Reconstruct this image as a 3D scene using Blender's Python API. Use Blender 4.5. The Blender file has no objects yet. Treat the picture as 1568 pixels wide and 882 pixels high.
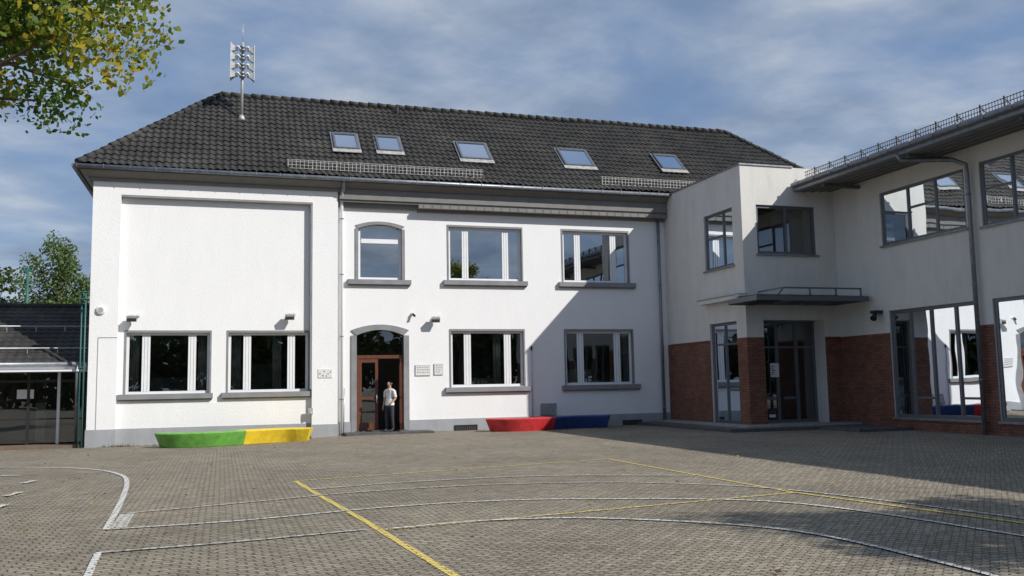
import bpy, bmesh, math, random
import numpy as np
from mathutils import Vector, Matrix
random.seed(7); np.random.seed(7)
SC=bpy.context.scene
COL=SC.collection
rad=math.radians

# ------------------------------------------------------------------ materials
def nt(name):
    m=bpy.data.materials.new(name); m.use_nodes=True
    t=m.node_tree; b=t.nodes["Principled BSDF"]
    return m,t,b
def N(t,typ,**k):
    n=t.nodes.new(typ)
    for a,v in k.items():
        if a.startswith("i_"):
            key=a[2:]
            n.inputs[int(key) if key.isdigit() else key.replace("_"," ")].default_value=v
        else: setattr(n,a,v)
    return n
def L(t,a,b): t.links.new(a,b)
def c4(c): return (c[0],c[1],c[2],1)
def ramp(t,stops):
    r=t.nodes.new("ShaderNodeValToRGB"); e=r.color_ramp.elements
    e[0].position=stops[0][0]; e[0].color=c4(stops[0][1])
    e[1].position=stops[-1][0]; e[1].color=c4(stops[-1][1])
    for p,c in stops[1:-1]:
        x=e.new(p); x.color=c4(c)
    return r
def mixc(t,fac,a,b,mode='MIX'):
    m=t.nodes.new("ShaderNodeMix"); m.data_type='RGBA'; m.blend_type=mode
    for s,v in ((m.inputs[0],fac),(m.inputs[6],a),(m.inputs[7],b)):
        if isinstance(v,(int,float)): s.default_value=v
        elif isinstance(v,tuple): s.default_value=c4(v)
        else: L(t,v,s)
    return m.outputs[2]
def math_(t,op,a,b=0.0):
    m=t.nodes.new("ShaderNodeMath"); m.operation=op
    for s,v in ((m.inputs[0],a),(m.inputs[1],b)):
        if isinstance(v,(int,float)): s.default_value=v
        else: L(t,v,s)
    return m.outputs[0]
def simple(name,c,rough=.6,metal=0,var=.15,scale=3,bump=0,bscale=60):
    m,t,b=nt(name)
    g=N(t,"ShaderNodeNewGeometry")
    n=N(t,"ShaderNodeTexNoise",i_Scale=scale,i_Detail=5.0); L(t,g.outputs["Position"],n.inputs["Vector"])
    r=ramp(t,[(.3,tuple(x*(1-var) for x in c)),(.7,tuple(min(1,x*(1+var)) for x in c))])
    L(t,n.outputs["Fac"],r.inputs[0]); L(t,r.outputs[0],b.inputs["Base Color"])
    b.inputs["Roughness"].default_value=rough; b.inputs["Metallic"].default_value=metal
    if bump:
        n2=N(t,"ShaderNodeTexNoise",i_Scale=float(bscale),i_Detail=4.0); L(t,g.outputs["Position"],n2.inputs["Vector"])
        bp=N(t,"ShaderNodeBump",i_Strength=bump,i_Distance=.02); L(t,n2.outputs["Fac"],bp.inputs["Height"]); L(t,bp.outputs[0],b.inputs["Normal"])
    return m
def stucco(name,c,dirt=.5):
    m,t,b=nt(name)
    g=N(t,"ShaderNodeNewGeometry")
    mp=N(t,"ShaderNodeMapping"); mp.inputs["Scale"].default_value=(1.2,1.2,.35); L(t,g.outputs["Position"],mp.inputs[0])
    n=N(t,"ShaderNodeTexNoise",i_Scale=1.6,i_Detail=8.0,i_Roughness=.65); L(t,mp.outputs[0],n.inputs["Vector"])
    r=ramp(t,[(.25,tuple(x*(1-.16*dirt) for x in c)),(.55,c),(.8,tuple(min(.9,x*1.03) for x in c))]); L(t,n.outputs["Fac"],r.inputs[0])
    sx=N(t,"ShaderNodeSeparateXYZ"); L(t,g.outputs["Position"],sx.inputs[0])
    mr=N(t,"ShaderNodeMapRange"); mr.inputs[1].default_value=.1; mr.inputs[2].default_value=1.2; mr.inputs[3].default_value=.3*dirt+.08; mr.inputs[4].default_value=0; L(t,sx.outputs[2],mr.inputs[0])
    n3=N(t,"ShaderNodeTexNoise",i_Scale=4.0,i_Detail=6.0); L(t,g.outputs["Position"],n3.inputs["Vector"])
    f=math_(t,'MULTIPLY',mr.outputs[0],n3.outputs["Fac"])
    col=mixc(t,f,r.outputs[0],tuple(x*.4 for x in c)); L(t,col,b.inputs["Base Color"])
    b.inputs["Roughness"].default_value=.9; b.inputs["Specular IOR Level"].default_value=.2
    n2=N(t,"ShaderNodeTexNoise",i_Scale=22.0,i_Detail=8.0,i_Roughness=.7); L(t,g.outputs["Position"],n2.inputs["Vector"])
    bp=N(t,"ShaderNodeBump",i_Strength=.55,i_Distance=.02); L(t,n2.outputs["Fac"],bp.inputs["Height"]); L(t,bp.outputs[0],b.inputs["Normal"])
    return m
def brickmat(name):
    m,t,b=nt(name)
    g=N(t,"ShaderNodeNewGeometry"); s=N(t,"ShaderNodeSeparateXYZ"); L(t,g.outputs["Position"],s.inputs[0])
    u=math_(t,'ADD',s.outputs[0],s.outputs[1]); c=N(t,"ShaderNodeCombineXYZ"); L(t,u,c.inputs[0]); L(t,s.outputs[2],c.inputs[1])
    br=N(t,"ShaderNodeTexBrick",i_Scale=1.0); br.inputs["Color1"].default_value=(.29,.115,.07,1); br.inputs["Color2"].default_value=(.20,.08,.052,1); br.inputs["Mortar"].default_value=(.085,.065,.055,1)
    br.inputs["Mortar Size"].default_value=.011; br.inputs["Brick Width"].default_value=.25; br.inputs["Row Height"].default_value=.083; L(t,c.outputs[0],br.inputs["Vector"])
    n=N(t,"ShaderNodeTexNoise",i_Scale=3.0,i_Detail=8.0); L(t,g.outputs["Position"],n.inputs["Vector"])
    r=ramp(t,[(.3,(.72,.72,.72)),(.7,(1.15,1.1,1.08))]); L(t,n.outputs["Fac"],r.inputs[0])
    L(t,mixc(t,1.0,br.outputs["Color"],r.outputs[0],'MULTIPLY'),b.inputs["Base Color"]); b.inputs["Roughness"].default_value=.85
    bp=N(t,"ShaderNodeBump",i_Strength=.8,i_Distance=.015,invert=True); L(t,br.outputs["Fac"],bp.inputs["Height"]); L(t,bp.outputs[0],b.inputs["Normal"])
    return m
def paver_nodes(t):
    g=N(t,"ShaderNodeNewGeometry")
    s=N(t,"ShaderNodeSeparateXYZ"); L(t,g.outputs["Position"],s.inputs[0])
    zz=math_(t,'PINGPONG',s.outputs[0],.05); zy=math_(t,'ADD',s.outputs[1],math_(t,'MULTIPLY',zz,.9))
    zx=math_(t,'ADD',s.outputs[0],math_(t,'MULTIPLY',math_(t,'PINGPONG',s.outputs[1],.05),.5))
    c=N(t,"ShaderNodeCombineXYZ"); L(t,zx,c.inputs[0]); L(t,zy,c.inputs[1])
    br=N(t,"ShaderNodeTexBrick",i_Scale=1.0); br.inputs["Color1"].default_value=(.325,.285,.225,1); br.inputs["Color2"].default_value=(.225,.195,.15,1); br.inputs["Mortar"].default_value=(.065,.058,.043,1)
    br.inputs["Mortar Size"].default_value=.010; br.inputs["Mortar Smooth"].default_value=.4; br.inputs["Brick Width"].default_value=.17; br.inputs["Row Height"].default_value=.1; L(t,c.outputs[0],br.inputs["Vector"])
    n=N(t,"ShaderNodeTexNoise",i_Scale=.35,i_Detail=8.0,i_Roughness=.68); L(t,g.outputs["Position"],n.inputs["Vector"])
    r=ramp(t,[(.3,(.76,.75,.72)),(.5,(.98,.97,.95)),(.7,(1.16,1.14,1.1))]); L(t,n.outputs["Fac"],r.inputs[0])
    n2=N(t,"ShaderNodeTexNoise",i_Scale=17.0,i_Detail=6.0,i_Roughness=.7); L(t,g.outputs["Position"],n2.inputs["Vector"])
    r2=ramp(t,[(.3,(.62,.62,.61)),(.65,(1.26,1.26,1.26))]); L(t,n2.outputs["Fac"],r2.inputs[0])
    col=mixc(t,1.0,br.outputs["Color"],r.outputs[0],'MULTIPLY'); col=mixc(t,1.0,col,r2.outputs[0],'MULTIPLY')
    n4=N(t,"ShaderNodeTexVoronoi",i_Scale=2.7); L(t,g.outputs["Position"],n4.inputs["Vector"])
    sp=math_(t,'LESS_THAN',n4.outputs["Distance"],.06)
    col=mixc(t,math_(t,'MULTIPLY',sp,.55),col,(.08,.055,.025))
    n5=N(t,"ShaderNodeTexNoise",i_Scale=.9,i_Detail=5.0,i_Roughness=.6); mp5=N(t,"ShaderNodeMapping"); mp5.inputs["Location"].default_value=(31,7,0); L(t,g.outputs["Position"],mp5.inputs[0]); L(t,mp5.outputs[0],n5.inputs["Vector"])
    r5=ramp(t,[(.58,(0,0,0)),(.75,(1,1,1))]); L(t,n5.outputs["Fac"],r5.inputs[0])
    col=mixc(t,math_(t,'MULTIPLY',r5.outputs[0],.45),col,(.11,.098,.075))
    return g,br,col
def pavermat():
    m,t,b=nt("concrete_pavers"); g,br,col=paver_nodes(t)
    L(t,col,b.inputs["Base Color"]); b.inputs["Roughness"].default_value=.85; b.inputs["Specular IOR Level"].default_value=.3
    bp=N(t,"ShaderNodeBump",i_Strength=.8,i_Distance=.012,invert=True); L(t,br.outputs["Fac"],bp.inputs["Height"]); L(t,bp.outputs[0],b.inputs["Normal"])
    return m
def paintmat(name,c,wear):
    m,t,b=nt(name); g,br,col=paver_nodes(t)
    n=N(t,"ShaderNodeTexNoise",i_Scale=16.0,i_Detail=6.0,i_Roughness=.75); L(t,g.outputs["Position"],n.inputs["Vector"])
    r=ramp(t,[(wear-.08,(0,0,0)),(wear+.1,(1,1,1))]); L(t,n.outputs["Fac"],r.inputs[0])
    f=math_(t,'MULTIPLY',r.outputs[0],math_(t,'SUBTRACT',1.0,math_(t,'MULTIPLY',br.outputs["Fac"],.95)))
    L(t,mixc(t,f,col,c),b.inputs["Base Color"]); b.inputs["Roughness"].default_value=.8
    return m
def glassmat(name,tint,refl):
    m=bpy.data.materials.new(name); m.use_nodes=True; t=m.node_tree; t.nodes.clear()
    o=N(t,"ShaderNodeOutputMaterial"); tr=N(t,"ShaderNodeBsdfTransparent"); tr.inputs[0].default_value=c4(tint)
    gl=N(t,"ShaderNodeBsdfGlossy"); gl.inputs["Roughness"].default_value=.0; gl.inputs["Color"].default_value=(.9,.95,1,1)
    g=N(t,"ShaderNodeNewGeometry"); n=N(t,"ShaderNodeTexNoise",i_Scale=.9,i_Detail=1.0); L(t,g.outputs["Position"],n.inputs["Vector"])
    bp=N(t,"ShaderNodeBump",i_Strength=.16,i_Distance=.02); L(t,n.outputs["Fac"],bp.inputs["Height"]); L(t,bp.outputs[0],gl.inputs["Normal"])
    fr=N(t,"ShaderNodeFresnel"); fr.inputs[0].default_value=1.5
    f=math_(t,'ADD',math_(t,'MULTIPLY',fr.outputs[0],1.2),refl)
    f=math_(t,'MINIMUM',f,1.0)
    mx=N(t,"ShaderNodeMixShader"); L(t,f,mx.inputs[0]); L(t,tr.outputs[0],mx.inputs[1]); L(t,gl.outputs[0],mx.inputs[2]); L(t,mx.outputs[0],o.inputs[0])
    return m
def tilemat():
    m,t,b=nt("roof_tiles")
    g=N(t,"ShaderNodeNewGeometry")
    n=N(t,"ShaderNodeTexNoise",i_Scale=.8,i_Detail=8.0,i_Roughness=.7); L(t,g.outputs["Position"],n.inputs["Vector"])
    r=ramp(t,[(.3,(.026,.0255,.025)),(.55,(.048,.046,.043)),(.75,(.082,.077,.067))]); L(t,n.outputs["Fac"],r.inputs[0])
    n2=N(t,"ShaderNodeTexNoise",i_Scale=9.0,i_Detail=6.0,i_Roughness=.8); L(t,g.outputs["Position"],n2.inputs["Vector"])
    r2=ramp(t,[(.58,(0,0,0)),(.74,(1,1,1))]); L(t,n2.outputs["Fac"],r2.inputs[0])
    L(t,mixc(t,math_(t,'MULTIPLY',r2.outputs[0],.6),r.outputs[0],(.22,.21,.17)),b.inputs["Base Color"])
    b.inputs["Roughness"].default_value=.68; b.inputs["Specular IOR Level"].default_value=.25
    return m
def leafmat(name,stops,trans=.35):
    m=bpy.data.materials.new(name); m.use_nodes=True; t=m.node_tree; t.nodes.clear()
    o=N(t,"ShaderNodeOutputMaterial"); a=N(t,"ShaderNodeAttribute",attribute_name="rnd")
    r=ramp(t,stops); L(t,a.outputs["Fac"],r.inputs[0])
    d=N(t,"ShaderNodeBsdfPrincipled"); d.inputs["Roughness"].default_value=.5; d.inputs["Specular IOR Level"].default_value=.3; L(t,r.outputs[0],d.inputs["Base Color"])
    tl=N(t,"ShaderNodeBsdfTranslucent"); L(t,r.outputs[0],tl.inputs[0])
    mx=N(t,"ShaderNodeMixShader"); mx.inputs[0].default_value=trans; L(t,d.outputs[0],mx.inputs[1]); L(t,tl.outputs[0],mx.inputs[2]); L(t,mx.outputs[0],o.inputs[0])
    return m

M={}
M['white']=stucco("white_stucco",(.84,.84,.84),.2)
M['cream']=stucco("annex_render",(.70,.68,.64),.8)
M['plinth']=stucco("plinth_paint",(.38,.39,.41),.8)
M['grey']=simple("grey_stone_paint",(.24,.24,.25),.8,var=.12,bump=.3)
M['soffit']=simple("painted_wood_soffit",(.20,.195,.185),.7,var=.1)
M['soffitd']=simple("dark_soffit",(.12,.12,.125),.7,var=.1)
M['zinc']=simple("zinc",(.24,.255,.28),.45,.6,var=.2,scale=6)
M['frame']=simple("white_window_frame",(.80,.81,.82),.35,var=.03)
M['aframe']=simple("grey_aluminium_frame",(.13,.14,.155),.4,.3,var=.06)
M['brown']=simple("brown_door_wood",(.13,.045,.025),.4,var=.2,scale=12)
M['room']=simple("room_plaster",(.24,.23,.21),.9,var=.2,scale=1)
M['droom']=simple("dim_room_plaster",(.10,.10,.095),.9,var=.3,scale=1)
M['rwhite']=simple("room_items",(.6,.6,.58),.8,var=.1)
M['curtain']=simple("curtain_cloth",(.45,.45,.44),.9,var=.25,scale=4)
M['brick']=brickmat("red_brick")
M['paver']=pavermat()
M['pw']=paintmat("white_line_paint",(.70,.70,.66),.40)
M['pwf']=paintmat("faded_white_line_paint",(.62,.62,.57),.455)
M['py']=paintmat("yellow_line_paint",(.72,.55,.13),.37)
M['pyf']=paintmat("faded_yellow_line_paint",(.68,.53,.18),.41)
M['glass']=glassmat("window_glass",(.6,.63,.62),.14)
M['upglass']=glassmat("upper_window_glass",(.4,.43,.43),.36)
M['aglass']=glassmat("annex_glass",(.42,.46,.46),.12)
M['skyglass']=glassmat("skylight_glass",(.2,.22,.22),.82)
M['cglass']=glassmat("canopy_glass",(.55,.62,.6),.05)
M['tile']=tilemat()
M['concrete']=simple("concrete",(.30,.29,.27),.85,var=.2,scale=5,bump=.3)
M['darkstone']=simple("dark_stone",(.085,.085,.085),.8,var=.25,scale=6,bump=.3)
M['steel']=simple("galvanised_steel",(.48,.49,.50),.4,.4,var=.15,scale=8)
M['galv']=simple("snow_guard_steel",(.34,.34,.32),.6,0,var=.3,scale=8)
M['sirenw']=simple("siren_paint",(.62,.63,.62),.4,.1,var=.08)
M['black']=simple("black_metal",(.02,.02,.022),.5,var=.1)
M['bark']=simple("bark",(.10,.075,.05),.9,var=.4,scale=9,bump=.8,bscale=25)
M['green']=simple("green_bench_paint",(.13,.36,.06),.45,var=.22,scale=5)
M['yellow']=simple("yellow_bench_paint",(.74,.53,.03),.45,var=.15,scale=5)
M['red']=simple("red_bench_paint",(.56,.035,.038),.45,var=.2,scale=5)
M['blue']=simple("blue_bench_paint",(.02,.055,.19),.45,var=.2,scale=5)
M['sign']=simple("sign_board",(.7,.7,.68),.4,var=.04)
M['ink']=simple("sign_ink",(.06,.06,.07),.5,var=.1)
M['turq']=simple("green_scaffold_paint",(.03,.13,.11),.5,var=.1)
M['wood']=simple("deck_wood",(.16,.115,.08),.8,var=.2,scale=7)
M['skin']=simple("skin",(.42,.24,.17),.5,var=.05)
M['shirt']=simple("tshirt_cloth",(.66,.66,.64),.9,var=.3,scale=9)
M['pants']=simple("dark_trousers",(.035,.037,.05),.9,var=.2)
M['hair']=simple("brown_hair",(.05,.03,.02),.6,var=.3,scale=40)
M['hedge']=leafmat("hedge_leaf",[(0,(.025,.05,.012)),(1,(.08,.12,.03))])
M['dryleaf']=leafmat("fallen_leaf",[(0,(.10,.05,.015)),(.6,(.28,.18,.04)),(1,(.42,.33,.06))],.1)

# ------------------------------------------------------------------ mesh builder
class MB:
    def __init__(s): s.v=[]; s.f=[]; s.m=[]; s.mats=[]; s.sm=[]
    def mi(s,k):
        if k not in s.mats: s.mats.append(k)
        return s.mats.index(k)
    def face(s,pts,mat,smooth=False):
        n=len(s.v); s.v+= [tuple(p) for p in pts]; s.f.append(tuple(range(n,n+len(pts)))); s.m.append(s.mi(mat)); s.sm.append(smooth)
    def hexa(s,p,mat):
        n=len(s.v); s.v+=[tuple(q) for q in p]; k=s.mi(mat)
        for f in ((0,3,2,1),(4,5,6,7),(0,1,5,4),(1,2,6,5),(2,3,7,6),(3,0,4,7)):
            s.f.append(tuple(n+i for i in f)); s.m.append(k); s.sm.append(False)
    def box(s,x0,x1,y0,y1,z0,z1,mat):
        x0,x1=sorted((x0,x1)); y0,y1=sorted((y0,y1)); z0,z1=sorted((z0,z1))
        s.hexa([(x0,y0,z0),(x1,y0,z0),(x1,y1,z0),(x0,y1,z0),(x0,y0,z1),(x1,y0,z1),(x1,y1,z1),(x0,y1,z1)],mat)
    def bar(s,a,b,w,h,mat,up=(0,0,1)):
        a=Vector(a);b=Vector(b);d=(b-a).normalized();u=Vector(up)
        sx=d.cross(u)
        if sx.length<1e-4: sx=d.cross(Vector((1,0,0)))
        sx=sx.normalized()*w/2; uy=sx.cross(d).normalized()*h/2
        s.hexa([a-sx-uy,a+sx-uy,a+sx+uy,a-sx+uy,b-sx-uy,b+sx-uy,b+sx+uy,b-sx+uy],mat)
    def tube(s,pts,rs,mat,seg=10,caps=True):
        if not isinstance(rs,(list,tuple)): rs=[rs]*len(pts)
        pts=[Vector(p) for p in pts]; k=s.mi(mat); base=len(s.v)
        prev=None
        for i,p in enumerate(pts):
            d=(pts[min(i+1,len(pts)-1)]-pts[max(i-1,0)]).normalized()
            if prev is None:
                a=d.cross(Vector((0,0,1)))
                if a.length<1e-3: a=Vector((1,0,0))
                a.normalize()
            else:
                a=(prev-d*prev.dot(d)).normalized()
            prev=a; b=d.cross(a)
            for j in range(seg):
                an=2*math.pi*j/seg; s.v.append(tuple(p+(a*math.cos(an)+b*math.sin(an))*rs[i]))
        for i in range(len(pts)-1):
            for j in range(seg):
                j2=(j+1)%seg; s.f.append((base+i*seg+j,base+i*seg+j2,base+(i+1)*seg+j2,base+(i+1)*seg+j)); s.m.append(k); s.sm.append(True)
        if caps:
            s.f.append(tuple(base+j for j in reversed(range(seg)))); s.m.append(k); s.sm.append(False)
            e=base+(len(pts)-1)*seg; s.f.append(tuple(e+j for j in range(seg))); s.m.append(k); s.sm.append(False)
    def obj(s,name,parent=None,loc=None):
        me=bpy.data.meshes.new(name); me.from_pydata(s.v,[],s.f)
        for k in s.mats: me.materials.append(M[k])
        me.polygons.foreach_set("material_index",s.m); me.polygons.foreach_set("use_smooth",s.sm); me.update()
        o=bpy.data.objects.new(name,me); COL.objects.link(o)
        if parent: o.parent=parent
        return o
def empty(name):
    o=bpy.data.objects.new(name,None); COL.objects.link(o); o.empty_display_size=.5; return o

def FY(y0): return lambda u,d,z:(u,y0+d,z)
def FX(x0): return lambda u,d,z:(x0+d,u,z)
def lbox(B,F,u0,u1,d0,d1,z0,z1,mat):
    a=F(u0,d0,z0); b=F(u1,d1,z1); B.box(a[0],b[0],a[1],b[1],a[2],b[2],mat)
def wall(B,F,u0,u1,z0,z1,ops,matf,depth=.2,cuts=(),rmat=None):
    us=sorted(set([u0,u1]+[o[0] for o in ops]+[o[1] for o in ops])); zs=sorted(set([z0,z1]+list(cuts)+[o[2] for o in ops]+[o[3] for o in ops]))
    us=[u for u in us if u0<=u<=u1]; zs=[z for z in zs if z0<=z<=z1]
    for i in range(len(us)-1):
        for j in range(len(zs)-1):
            uc=(us[i]+us[i+1])/2; zc=(zs[j]+zs[j+1])/2
            if any(o[0]<uc<o[1] and o[2]<zc<o[3] for o in ops): continue
            B.face([F(us[i],0,zs[j]),F(us[i+1],0,zs[j]),F(us[i+1],0,zs[j+1]),F(us[i],0,zs[j+1])],matf(uc,zc))
    for o in ops:
        a,b,c,d=o[:4]; rm=rmat or matf(a,(c+d)/2)
        B.face([F(a,0,c),F(a,depth,c),F(a,depth,d),F(a,0,d)],rm); B.face([F(b,0,c),F(b,depth,c),F(b,depth,d),F(b,0,d)],rm)
        B.face([F(a,0,d),F(b,0,d),F(b,depth,d),F(a,depth,d)],rm); B.face([F(a,0,c),F(b,0,c),F(b,depth,c),F(a,depth,c)],rm)
def window(B,G,F,u0,u1,z0,z1,mull,trans,mat,gl='glass',fw=.07,d=.12,mw=.07):
    lbox(B,F,u0,u0+fw,d,d+.07,z0,z1,mat); lbox(B,F,u1-fw,u1,d,d+.07,z0,z1,mat)
    lbox(B,F,u0+fw,u1-fw,d,d+.07,z1-fw,z1,mat); lbox(B,F,u0+fw,u1-fw,d,d+.07,z0,z0+fw,mat)
    w=u1-u0
    for f in mull:
        c=u0+w*f; lbox(B,F,c-mw/2,c+mw/2,d-.004,d+.066,z0+fw,z1-fw,mat)
        if mw>.13:
            for q in (-mw*.5+.075,mw*.5-.075): lbox(B,F,c+q-.005,c+q+.005,d-.008,d-.003,z0+fw,z1-fw,'grey')
    for (a,b,zz) in trans:
        lbox(B,F,u0+w*a+mw*.45,u0+w*b-mw*.45,d+.002,d+.062,zz-.035,zz+.035,mat)
    es=[u0]+[u0+w*f for f in mull]+[u1]
    for i in range(len(es)-1):
        a=es[i]+.01; b=es[i+1]-.01; t1=random.uniform(-.006,.006); t2=random.uniform(-.006,.006)
        G.face([F(a,d+.035-t1,z0+.01),F(b,d+.035+t1,z0+.01),F(b,d+.035+t1+t2,z1-.01),F(a,d+.035-t1+t2,z1-.01)],gl)

# ------------------------------------------------------------------ ground
def sst(x,a,b):
    t=max(0,min(1,(x-a)/(b-a))); return t*t*(3-2*t)
def gh(x,y):
    return -.14*(1-sst(x,1.5,5.0))*sst(y,-7.5,-2.5)
def make_ground():
    xs=[-400,-120,-50,-20]+[ -12+.5*i for i in range(50)]+[14,20,30,60,150,400]
    ys=[-400,-120,-60,-40,-20,-10]+[-8+.4*i for i in range(40)]+[9,15,30,60,150,400]
    V=[(x,y,gh(x,y)) for y in ys for x in xs]; n=len(xs)
    Fc=[(j*n+i,j*n+i+1,(j+1)*n+i+1,(j+1)*n+i) for j in range(len(ys)-1) for i in range(n-1)]
    me=bpy.data.meshes.new("schoolyard_ground"); me.from_pydata(V,[],Fc); me.materials.append(M['paver'])
    for p in me.polygons: p.use_smooth=True
    o=bpy.data.objects.new("schoolyard_ground",me); COL.objects.link(o)
make_ground()

def catmull(P,n=10):
    P=[Vector((p[0],p[1],0)) for p in P]; Q=[P[0]*2-P[1]]+P+[P[-1]*2-P[-2]]; out=[]
    for i in range(1,len(Q)-2):
        for k in range(n):
            t=k/n; a,b,c,d=Q[i-1],Q[i],Q[i+1],Q[i+2]
            out.append(.5*((2*b)+(c-a)*t+(2*a-5*b+4*c-d)*t*t+(3*b-a-3*c+d)*t**3))
    out.append(P[-1]); return out
LZ=[.004]
def strip(B,P,w,mat,smooth=False):
    P=catmull(P) if smooth else [Vector((p[0],p[1],0)) for p in P]
    LZ[0]+=.0011; z=LZ[0]; Ls=[];Rs=[]
    for i,p in enumerate(P):
        d=(P[min(i+1,len(P)-1)]-P[max(i-1,0)]).normalized(); n=Vector((-d.y,d.x,0))*w/2
        Ls.append((p.x+n.x,p.y+n.y,z)); Rs.append((p.x-n.x,p.y-n.y,z))
    for i in range(len(P)-1): B.face([Rs[i],Rs[i+1],Ls[i+1],Ls[i]],mat)
B=MB()
strip(B,[(1.27,-15.74),(1.46,-18.2),(1.70,-21),(1.95,-24.69),(2.1,-27)],.085,'py')
strip(B,[(1.30,-15.72),(7.96,-14.16)],.08,'pyf')
strip(B,[(7.96,-14.16),(7.97,-20.96)],.07,'py')
strip(B,[(1.82,-21.93),(7.94,-20.96)],.075,'pyf')
strip(B,[(7.97,-20.96),(8.54,-24.43),(9,-28)],.07,'py')
B.obj("yellow_court_lines")
B=MB()
strip(B,[(-9,-8.0),(-6.5,-8.6),(-4.69,-9.47),(-3.4,-10.3),(-2.46,-11.37),(-1.85,-12.95),(-1.6,-14.63),(-1.42,-17.4),(-1.29,-20.54)],.085,'pw',True)
strip(B,[(-1.19,-19.08),(0.4,-18.55),(1.97,-18.02),(3.69,-17.88),(5.3,-18.15),(6.72,-18.88),(8.05,-20.56),(8.81,-24.18),(9,-27)],.07,'pwf',True)
strip(B,[(-1.29,-20.54),(.3,-20.45),(2.1,-20.0),(3.5,-19.95),(4.97,-20.36),(7.2,-21.82),(7.85,-25.08),(7.9,-28)],.07,'pw',True)
strip(B,[(-1.18,-22.23),(0.2,-22.1),(1.61,-21.84)],.07,'pwf',True)
strip(B,[(1.9,-21.90),(3.1,-21.75),(4.48,-22.20),(5.9,-23.75),(6.1,-25.92),(5.9,-28)],.07,'pw',True)
strip(B,[(-1.18,-22.23),(-1.12,-23.43),(-1.0,-26)],.07,'pw')
strip(B,[(-1.18,-19.2),(-1.16,-20.5)],.18,'pwf')
strip(B,[(1.4,-17.3),(3.2,-16.9),(5.5,-17.0),(7.9,-18.2)],.06,'pwf',True)
strip(B,[(-6.4,-11.3),(-3.8,-12.05)],.08,'pw')
for a,b in (((-3.30,-13.4),(-3.42,-13.9)),((-3.14,-15.5),(-3.26,-16.05)),((-3.0,-17.3),(-3.1,-17.9))): strip(B,[a,b],.12,'pw')
B.obj("white_court_lines")

# ------------------------------------------------------------------ main school building
school=empty("white_school_building")
XL,XR=-4.13,25.8; EL,ER,EY=-4.59,26.36,-.6; EZ=9.03; SL=.908; RY=3.79; RZ=EZ+SL*(RY+.6)
W=MB(); G=MB(); T=MB(); Fm=FY(0.0)
white=lambda u,z:'white'
wins_lo=[(7.98,10.78,1.57,3.62),(12.46,15.24,1.57,3.62)]
wins_up=[(7.93,10.76,5.50,7.49),(12.44,15.17,5.50,7.49)]
door=(4.54,6.23,0.0,3.66); arch=(4.60,6.18,5.47,7.48)
def archz(u,a,b,z,r):
    t=(u-(a+b)/2)/((b-a)/2); return z-r*t*t
wall(W,Fm,3.8,16.79,-.2,8.75,wins_lo+wins_up+[door,arch],white,.2,cuts=(.43,),rmat='grey')
def spandrel(B,F,a,b,z,r,mat,d1=.2):
    n=14
    for i in range(n):
        u0=a+(b-a)*i/n;u1=a+(b-a)*(i+1)/n; z0=archz(u0,a,b,z,r);z1=archz(u1,a,b,z,r)
        B.face([F(u0,.0,z0),F(u1,.0,z1),F(u1,.0,z+.001),F(u0,.0,z+.001)],'white')
        B.face([F(u0,0,z0),F(u1,0,z1),F(u1,d1,z1),F(u0,d1,z0)],mat)
spandrel(W,Fm,door[0],door[1],3.66,.2,'grey'); spandrel(W,Fm,arch[0],arch[1],7.48,.16,'grey')
def archband(B,a,b,z0,z,r,w,mat,d0=-.03):
    n=16; F=Fm
    lbox(B,F,a-w,a,d0,.01,z0,archz(a,a,b,z,r),mat); lbox(B,F,b,b+w,d0,.01,z0,archz(b,a,b,z,r),mat)
    for i in range(n):
        A0=a-w+(b-a+2*w)*i/n; A1=a-w+(b-a+2*w)*(i+1)/n
        i0=a+(b-a)*i/n; i1=a+(b-a)*(i+1)/n
        zi0=archz(i0,a,b,z,r);zi1=archz(i1,a,b,z,r); zo0=archz(A0,a-w,b+w,z+w,r);zo1=archz(A1,a-w,b+w,z+w,r)
        B.hexa([F(i0,d0,zi0),F(i1,d0,zi1),F(i1,.01,zi1),F(i0,.01,zi0),F(A0,d0,zo0),F(A1,d0,zo1),F(A1,.01,zo1),F(A0,.01,zo0)],mat)
archband(T,door[0],door[1],0,3.66,.2,.19,'grey',-.05); archband(T,arch[0],arch[1],5.47,7.48,.16,.11,'grey')
def surround(B,F,o,w=.055,d0=-.02):
    a,b,c,d=o
    lbox(B,F,a-w,a,d0,.01,c,d,'grey'); lbox(B,F,b,b+w,d0,.01,c,d,'grey'); lbox(B,F,a-w,b+w,d0-.002,.01,d,d+w+.02,'grey')
def sill(B,F,a,b,zt,h=.17,d0=-.14):
    lbox(B,F,a,b,d0,.05,zt-h,zt,'grey'); lbox(B,F,a+.03,b-.03,d0+.05,.05,zt-h-.05,zt-h,'grey')
MU=(.232,.784)
for o in wins_lo:
    surround(T,Fm,o); window(T,G,Fm,*o,MU,[],'frame',fw=.085,mw=.26,d=.11)
for o in wins_up:
    surround(T,Fm,o); window(T,G,Fm,*o,MU,[],'frame','upglass',fw=.085,mw=.24,d=.11)
for a,b,z in ((7.75,11.0,1.56),(12.28,15.5,1.56),(7.72,10.96,5.49),(12.23,15.43,5.49),(4.22,6.5,5.46)): sill(T,Fm,a,b,z)
window(T,G,Fm,arch[0],arch[1],arch[2],7.46,(),[(0,1,6.88)],'frame','upglass',fw=.09,d=.11,mw=.02)
T.box(4.72,6.06,.205,.215,6.92,7.34,'curtain')
lbox(T,Fm,4.72,6.06,.09,.13,6.80,6.96,'frame')
def plinth(B,F,a,b,zt,d0=-.035,z0=-.3):
    lbox(B,F,a,b,d0,.02,z0,zt,'plinth')
plinth(T,Fm,6.42+.0,16.79,.43); plinth(T,Fm,3.86,4.35,.43)
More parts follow.
